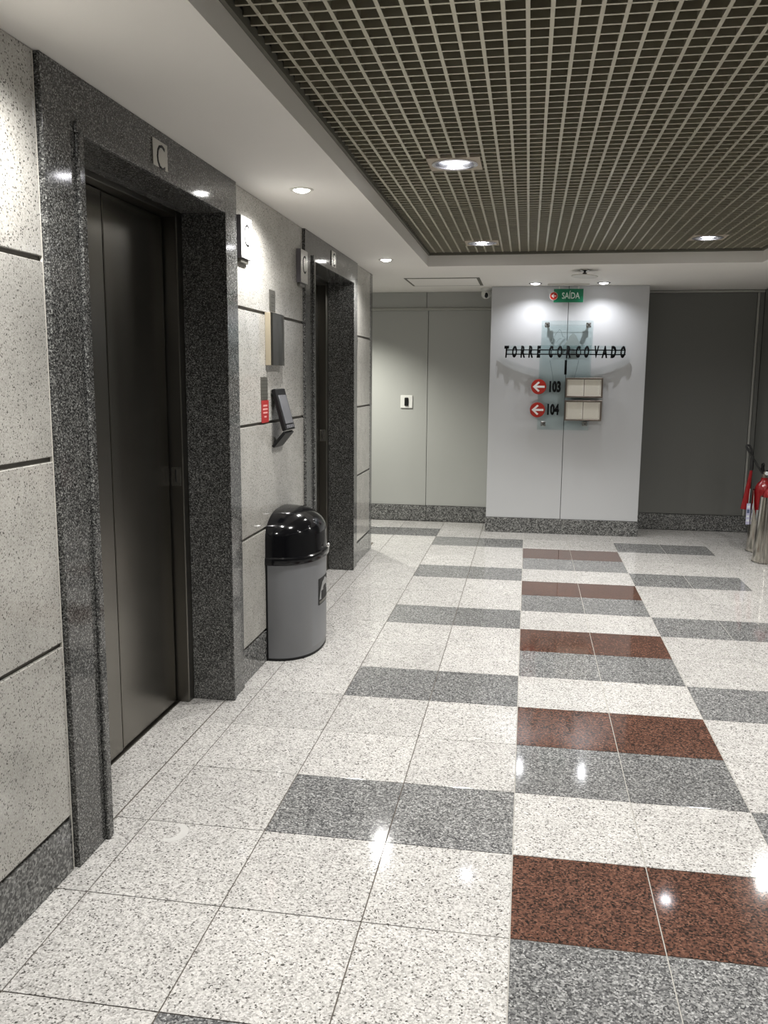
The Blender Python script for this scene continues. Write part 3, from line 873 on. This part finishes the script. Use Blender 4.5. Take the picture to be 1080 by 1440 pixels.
rn = thing('red_notice', 'small red notice with pale lines left of the keypad terminal', 'notice', (WX, 2.118, 1.319))
pp = obj('plate', box(0.0003, 0.003, -0.060, 0.060, -0.057, 0.057, 0.0008), 'red_notice', rn)
bm = bmesh.new()
for zz, wd_ in ((0.030, 0.034), (0.012, 0.040), (-0.006, 0.036), (-0.026, 0.020)): bx(bm, 0.0031, 0.0037, -wd_, wd_, zz - 0.0045, zz + 0.0045)
obj('printed_lines', bm, 'pink_print', pp)

sm = thing('small_plate', 'tiny grey plate on the end tile right of the far lift', 'plate', (WX, 4.520, 1.768))
pp = obj('plate', box(0.0003, 0.004, -0.026, 0.040, -0.038, 0.038, 0.001), 'plate_gray', sm)
obj('raised_lines', box(0.0041, 0.0047, -0.010, 0.024, -0.002, 0.010), 'plate_line', pp)

# keypad terminal: tilted slab on a bent arm
kt = thing('keypad_terminal', 'black keypad terminal tilted out from the lift wall', 'terminal', (WX, 2.22, 1.30))


def slab(p0, p1, th, y0, y1, bev=0.004):
    """slab along the line p0-p1 in the X-Z plane, th thick towards the upper right"""
    bm = bmesh.new()
    d = Vector((p1[0] - p0[0], p1[1] - p0[1])); n_ = Vector((-d.y, d.x)).normalized() * th
    if n_.x < 0: n_ = -n_
    q = [p0, p1, (p1[0] + n_.x, p1[1] + n_.y), (p0[0] + n_.x, p0[1] + n_.y)]
    a = [bm.verts.new((c[0], y0, c[1])) for c in q]; b = [bm.verts.new((c[0], y1, c[1])) for c in q]
    bm.faces.new(a); bm.faces.new(b[::-1])
    for i_ in range(4): bm.faces.new((a[i_], b[i_], b[(i_ + 1) % 4], a[(i_ + 1) % 4]))
    bmesh.ops.recalc_face_normals(bm, faces=bm.faces)
    if bev: bmesh.ops.bevel(bm, geom=list(bm.edges), offset=bev, segments=1, affect='EDGES')
    return bm


kb = obj('casing', slab((0.003, 0.128), (0.062, -0.088), 0.024, 0.0, 0.178), 'black', kt)
obj('arm', slab((0.0015, -0.166), (0.066, -0.088), 0.016, 0.004, 0.174, 0.002), 'black', kt)
dd = Vector((0.059, -0.216)).normalized(); nn = Vector((0.216, 0.059)).normalized()
A_ = Vector((0.003, 0.128)) + nn * 0.0242 + dd * 0.036; B_ = Vector((0.003, 0.128)) + nn * 0.0242 + dd * 0.190
obj('screen', slab((A_.x, A_.y), (B_.x, B_.y), 0.0015, 0.016, 0.162, 0), 'screen', kb)
A_ = Vector((0.003, 0.128)) + nn * 0.0242 + dd * 0.197; B_ = Vector((0.003, 0.128)) + nn * 0.0242 + dd * 0.214
for q in range(4): obj('key', slab((A_.x, A_.y), (B_.x, B_.y), 0.002, 0.020 + q * 0.036, 0.048 + q * 0.036, 0), 'screen', kb)

# ================================================================== BIN
bn = thing('waste_bin', 'half-round grey waste bin with glossy black domed lid by the lift wall', 'bin', (WX + 0.0005, 2.392, 0))


def dpt(th, a, b, n=2.35):
    c, s = math.cos(th), math.sin(th)
    return (a * abs(c) ** (2 / n), b * math.copysign(abs(s) ** (2 / n), s))


def dloft(levels, nseg=40, cap0=True, cap1=True, x0=0.0):
    bm = bmesh.new(); rings = []
    for z, a, b in levels:
        rings.append([bm.verts.new((x0 + dpt(-PI / 2 + PI * k / nseg, a, b)[0], dpt(-PI / 2 + PI * k / nseg, a, b)[1], z)) for k in range(nseg + 1)])
    m = nseg + 1
    for r0, r1 in zip(rings, rings[1:]):
        for k in range(m): bm.faces.new((r0[k], r0[(k + 1) % m], r1[(k + 1) % m], r1[k]))
    if cap0: bm.faces.new(rings[0][::-1])
    if cap1: bm.faces.new(rings[-1])
    bmesh.ops.recalc_face_normals(bm, faces=bm.faces)
    return bm


obj('back_plate', box(0.0, 0.010, -0.302, 0.302, 0.002, 0.56, 0.002), 'black', bn)
obj('base_rim', dloft([(0.0005, 0.224, 0.298), (0.014, 0.226, 0.300)], x0=0.0102), 'black', bn)
obj('body', dloft([(0.0142, 0.224, 0.297), (0.045, 0.226, 0.298), (0.048, 0.2285, 0.2995), (0.519, 0.2300, 0.3010)], x0=0.0102), 'bin_gray', bn, True)
lv = [(0.520, 0.246, 0.304), (0.524, 0.2540, 0.3110), (0.542, 0.2560, 0.3130), (0.556, 0.2540, 0.3115), (0.562, 0.2440, 0.3040), (0.570, 0.2425, 0.3025), (0.660, 0.240, 0.300)]
for q in range(1, 13):
    t_ = q / 12 * PI / 2
    c_ = max(math.cos(t_), 0.0) ** 0.85
    lv.append((0.660 + 0.130 * math.sin(t_), 0.012 + 0.228 * c_, 0.030 + 0.270 * c_))
lid = obj('lid', dloft(lv), 'black_gloss', bn, True)
lk = obj('lock', lathe([(0.0, 0.012), (0.010, 0.012), (0.012, 0.009), (0.012, 0.0), (0.0, 0.0)], 16, (0.2555, 0.02, 0.578), 'X'), 'chrome', lid, True)
lk.rotation_euler = (0, 0, 0)


def on_body(s, z, off=0.0008):
    """point on the bin's curved front: s along the girth angle"""
    th = s
    e = 1e-3
    p = Vector((*dpt(th, 0.2295, 0.3005), z)); q = Vector((*dpt(th + e, 0.2295, 0.3005), z))
    t = (q - p).normalized(); n_ = Vector((t.y, -t.x, 0))
    return Vector((0.0102, 0, 0)) + p + n_ * off


def decal(poly, th0, th1, z0, z1, off, mat, name, parent, div=10):
    """a thin sticker shape wrapped on the girth: poly in 0..1 x 0..1, cut in strips so that it follows the curve"""
    bm = bmesh.new()
    vs = [bm.verts.new((a, b, 0)) for a, b in poly]
    bm.faces.new(vs)
    for k in range(1, div):
        bmesh.ops.bisect_plane(bm, geom=list(bm.verts) + list(bm.edges) + list(bm.faces), plane_co=(k / div, 0, 0), plane_no=(1, 0, 0))
    bmesh.ops.triangulate(bm, faces=list(bm.faces))
    for v in bm.verts: v.co = on_body(th0 + (th1 - th0) * v.co.x, z0 + (z1 - z0) * v.co.y, off)
    r = bmesh.ops.extrude_face_region(bm, geom=list(bm.faces))
    for g in r['geom']:
        if isinstance(g, bmesh.types.BMVert):
            g.co = g.co + (Vector((g.co.x + 0.02, g.co.y * 0.6, 0)).normalized()) * 0.0004
    bmesh.ops.recalc_face_normals(bm, faces=bm.faces)
    return obj(name, bm, mat, parent)


T0, T1, Z0, Z1 = -0.26, 0.38, 0.262, 0.408
st = decal([(0, 0), (1, 0), (1, 1), (0, 1)], T0, T1, Z0, Z1, 0.0006, 'black', 'sticker', bn)
decal([(0.06, 0.19), (0.15, 0.55), (0.30, 0.80), (0.50, 0.93), (0.70, 0.80), (0.85, 0.55), (0.94, 0.19), (0.74, 0.19), (0.70, 0.46), (0.30, 0.46), (0.26, 0.19)],
      T0, T1, Z0, Z1, 0.0012, 'bin_gray_light', 'emblem', st)
decal([(0.5 + 0.15 * math.cos(2 * PI * k / 14), 0.55 + 0.11 * math.sin(2 * PI * k / 14)) for k in range(14)], T0, T1, Z0, Z1, 0.0018, 'black', 'emblem_dot', st)
decal([(0.20, 0.205), (0.58, 0.205), (0.58, 0.50), (0.20, 0.50)], T0, T1, Z0, Z1, 0.0018, 'black', 'emblem_block', st)
decal([(0.05, 0.035), (0.95, 0.035), (0.95, 0.13), (0.05, 0.13)], T0, T1, Z0, Z1, 0.0012, 'plate_gray', 'text_strip', st)

# ================================================================== FIRE EXTINGUISHERS


def extinguisher(label, loc, horn):
    t = thing('fire_extinguisher', label, 'extinguisher', loc, 'fire extinguishers by the right wall')
    obj('cylinder', lathe([(0.0, 0.0205), (0.066, 0.0205), (0.074, 0.03), (0.075, 0.06), (0.075, 0.545), (0.070, 0.580), (0.055, 0.612), (0.034, 0.630), (0.028, 0.645), (0.028, 0.662), (0.0, 0.662)], 32), 'red_paint', t, True)
    obj('valve', lathe([(0.0, 0.6622), (0.020, 0.6622), (0.020, 0.690), (0.014, 0.694), (0.014, 0.716), (0.0, 0.718)], 16), 'brass', t, True)
    obj('handle', tube([(0.0, 0, 0.708), (0.03, 0, 0.722), (0.075, 0, 0.728), (0.112, 0, 0.716)], [0.008, 0.010, 0.010, 0.007], 8), 'black', t, True)
    obj('lever', tube([(-0.012, 0, 0.712), (-0.022, 0, 0.745), (-0.020, 0, 0.778), (-0.010, 0, 0.782)], [0.013, 0.015, 0.015, 0.010], 8), 'black', t, True)
    g = obj('gauge', lathe([(0.0, 0.014), (0.015, 0.014), (0.017, 0.010), (0.017, 0.0), (0.0, 0.0)], 18, (0.012, -0.014, 0.700), 'Y'), 'tag_white', t, True)
    # paper label wrapped on the front of the body
    bm = bmesh.new(); n_ = 10; a0, a1 = math.radians(218), math.radians(258)
    lo = [bm.verts.new((0.0758 * math.cos(a0 + (a1 - a0) * k / n_), 0.0758 * math.sin(a0 + (a1 - a0) * k / n_), 0.20)) for k in range(n_ + 1)]
    hi = [bm.verts.new((0.0758 * math.cos(a0 + (a1 - a0) * k / n_), 0.0758 * math.sin(a0 + (a1 - a0) * k / n_), 0.385)) for k in range(n_ + 1)]
    for k in range(n_): bm.faces.new((lo[k], lo[k + 1], hi[k + 1], hi[k]))
    bmesh.ops.solidify(bm, geom=list(bm.faces), thickness=0.0006)
    obj('label', bm, 'tag_white', t)
    if horn:
        hz = -0.135
        hn = obj('horn', lathe([(0.0, 0.0), (0.012, 0.0), (0.015, -0.06), (0.030, -0.34), (0.031, -0.345), (0.026, -0.345), (0.0, -0.10)], 24), 'red_paint', t, True)
        hn.location = (hz + 0.028, 0.02, 0.722); hn.rotation_euler = (0, math.radians(6.5), 0)
        obj('hose', tube([(-0.018, 0.0, 0.698), (-0.045, 0.0, 0.735), (-0.085, 0.01, 0.80), (-0.118, 0.015, 0.850), (-0.148, 0.018, 0.900), (-0.160, 0.02, 0.925), (-0.155, 0.022, 0.938), (-0.138, 0.022, 0.935),
                          (-0.120, 0.021, 0.905), (-0.111, 0.02, 0.86), (-0.107, 0.02, 0.80), (-0.107, 0.02, 0.7225)], 0.0095, 8, smooth=True), 'hose', t, True)
        obj('grip', lathe([(0.0, 0.0), (0.016, 0.0), (0.017, 0.10), (0.013, 0.125), (0.0, 0.125)], 14, (-0.107, 0.02, 0.7235)), 'hose', t, True)
        tg = obj('tag', box(-0.134, -0.103, -0.021, -0.0195, 0.250, 0.435, 0.0004), 'tag_blue', t)
        for zz, hh in ((0.405, 0.010), (0.366, 0.016), (0.322, 0.008), (0.285, 0.010)):
            obj('tag_print', box(-0.129, -0.108, -0.0216, -0.0211, zz - hh, zz + hh), 'tag_ink' if hh > 0.012 else 'tag_white', tg)
        obj('tag_cord', tube([(-0.118, -0.0202, 0.4355), (-0.116, -0.015, 0.50), (-0.110, 0.0, 0.56)], 0.0015, 5), 'tag_white', t)
    return t


def ext_stand(label, loc, ang, r, half, drop, taper):
    """polished steel tube with a deep rounded cut in its side"""
    t = thing('extinguisher_stand', label, 'stand', loc, 'steel stands of the extinguishers')
    bm = bmesh.new(); n_ = 72; top = 0.555
    rings = []
    for rr in (r, r - 0.003):
        lo = []; hi = []
        for k in range(n_):
            a = 2 * PI * k / n_
            d = abs((a - ang + PI) % (2 * PI) - PI)
            f = min(1.0, d / half)
            z = top - drop * (1 - f) ** 0.55
            r2 = rr - taper * z / top
            lo.append(bm.verts.new((rr * math.cos(a), rr * math.sin(a), 0.02))); hi.append(bm.verts.new((r2 * math.cos(a), r2 * math.sin(a), z)))
        rings.append((lo, hi))
    (lo, hi), (li_, hi2) = rings
    for k in range(n_):
        j = (k + 1) % n_
        bm.faces.new((lo[k], lo[j], hi[j], hi[k])); bm.faces.new((li_[j], li_[k], hi2[k], hi2[j])); bm.faces.new((hi[k], hi[j], hi2[j], hi2[k]))
    bm.faces.new(lo[::-1]); bm.faces.new(li_)
    bmesh.ops.recalc_face_normals(bm, faces=bm.faces)
    obj('tube', bm, 'steel_polished', t, True)
    obj('foot_ring', lathe([(0.0, 0.0005), (r + 0.006, 0.0005), (r + 0.008, 0.006), (r + 0.006, 0.018), (r - 0.002, 0.0198), (0.0, 0.0198)], 48), 'chrome', t, True)
    return t


ext_stand('polished steel extinguisher stand, farther one of the pair', (2.040, 5.70, 0), math.radians(254), 0.106, math.radians(50), 0.33, 0.018)
extinguisher('red fire extinguisher with black hose and red horn, farther one', (2.044, 5.70, 0), True)
ext_stand('polished steel extinguisher stand, nearer one cut by the picture edge', (1.992, 5.24, 0), math.radians(40), 0.117, math.radians(50), 0.30, 0.030)
extinguisher('red fire extinguisher, nearer one mostly outside the picture', (1.998, 5.24, 0), False)
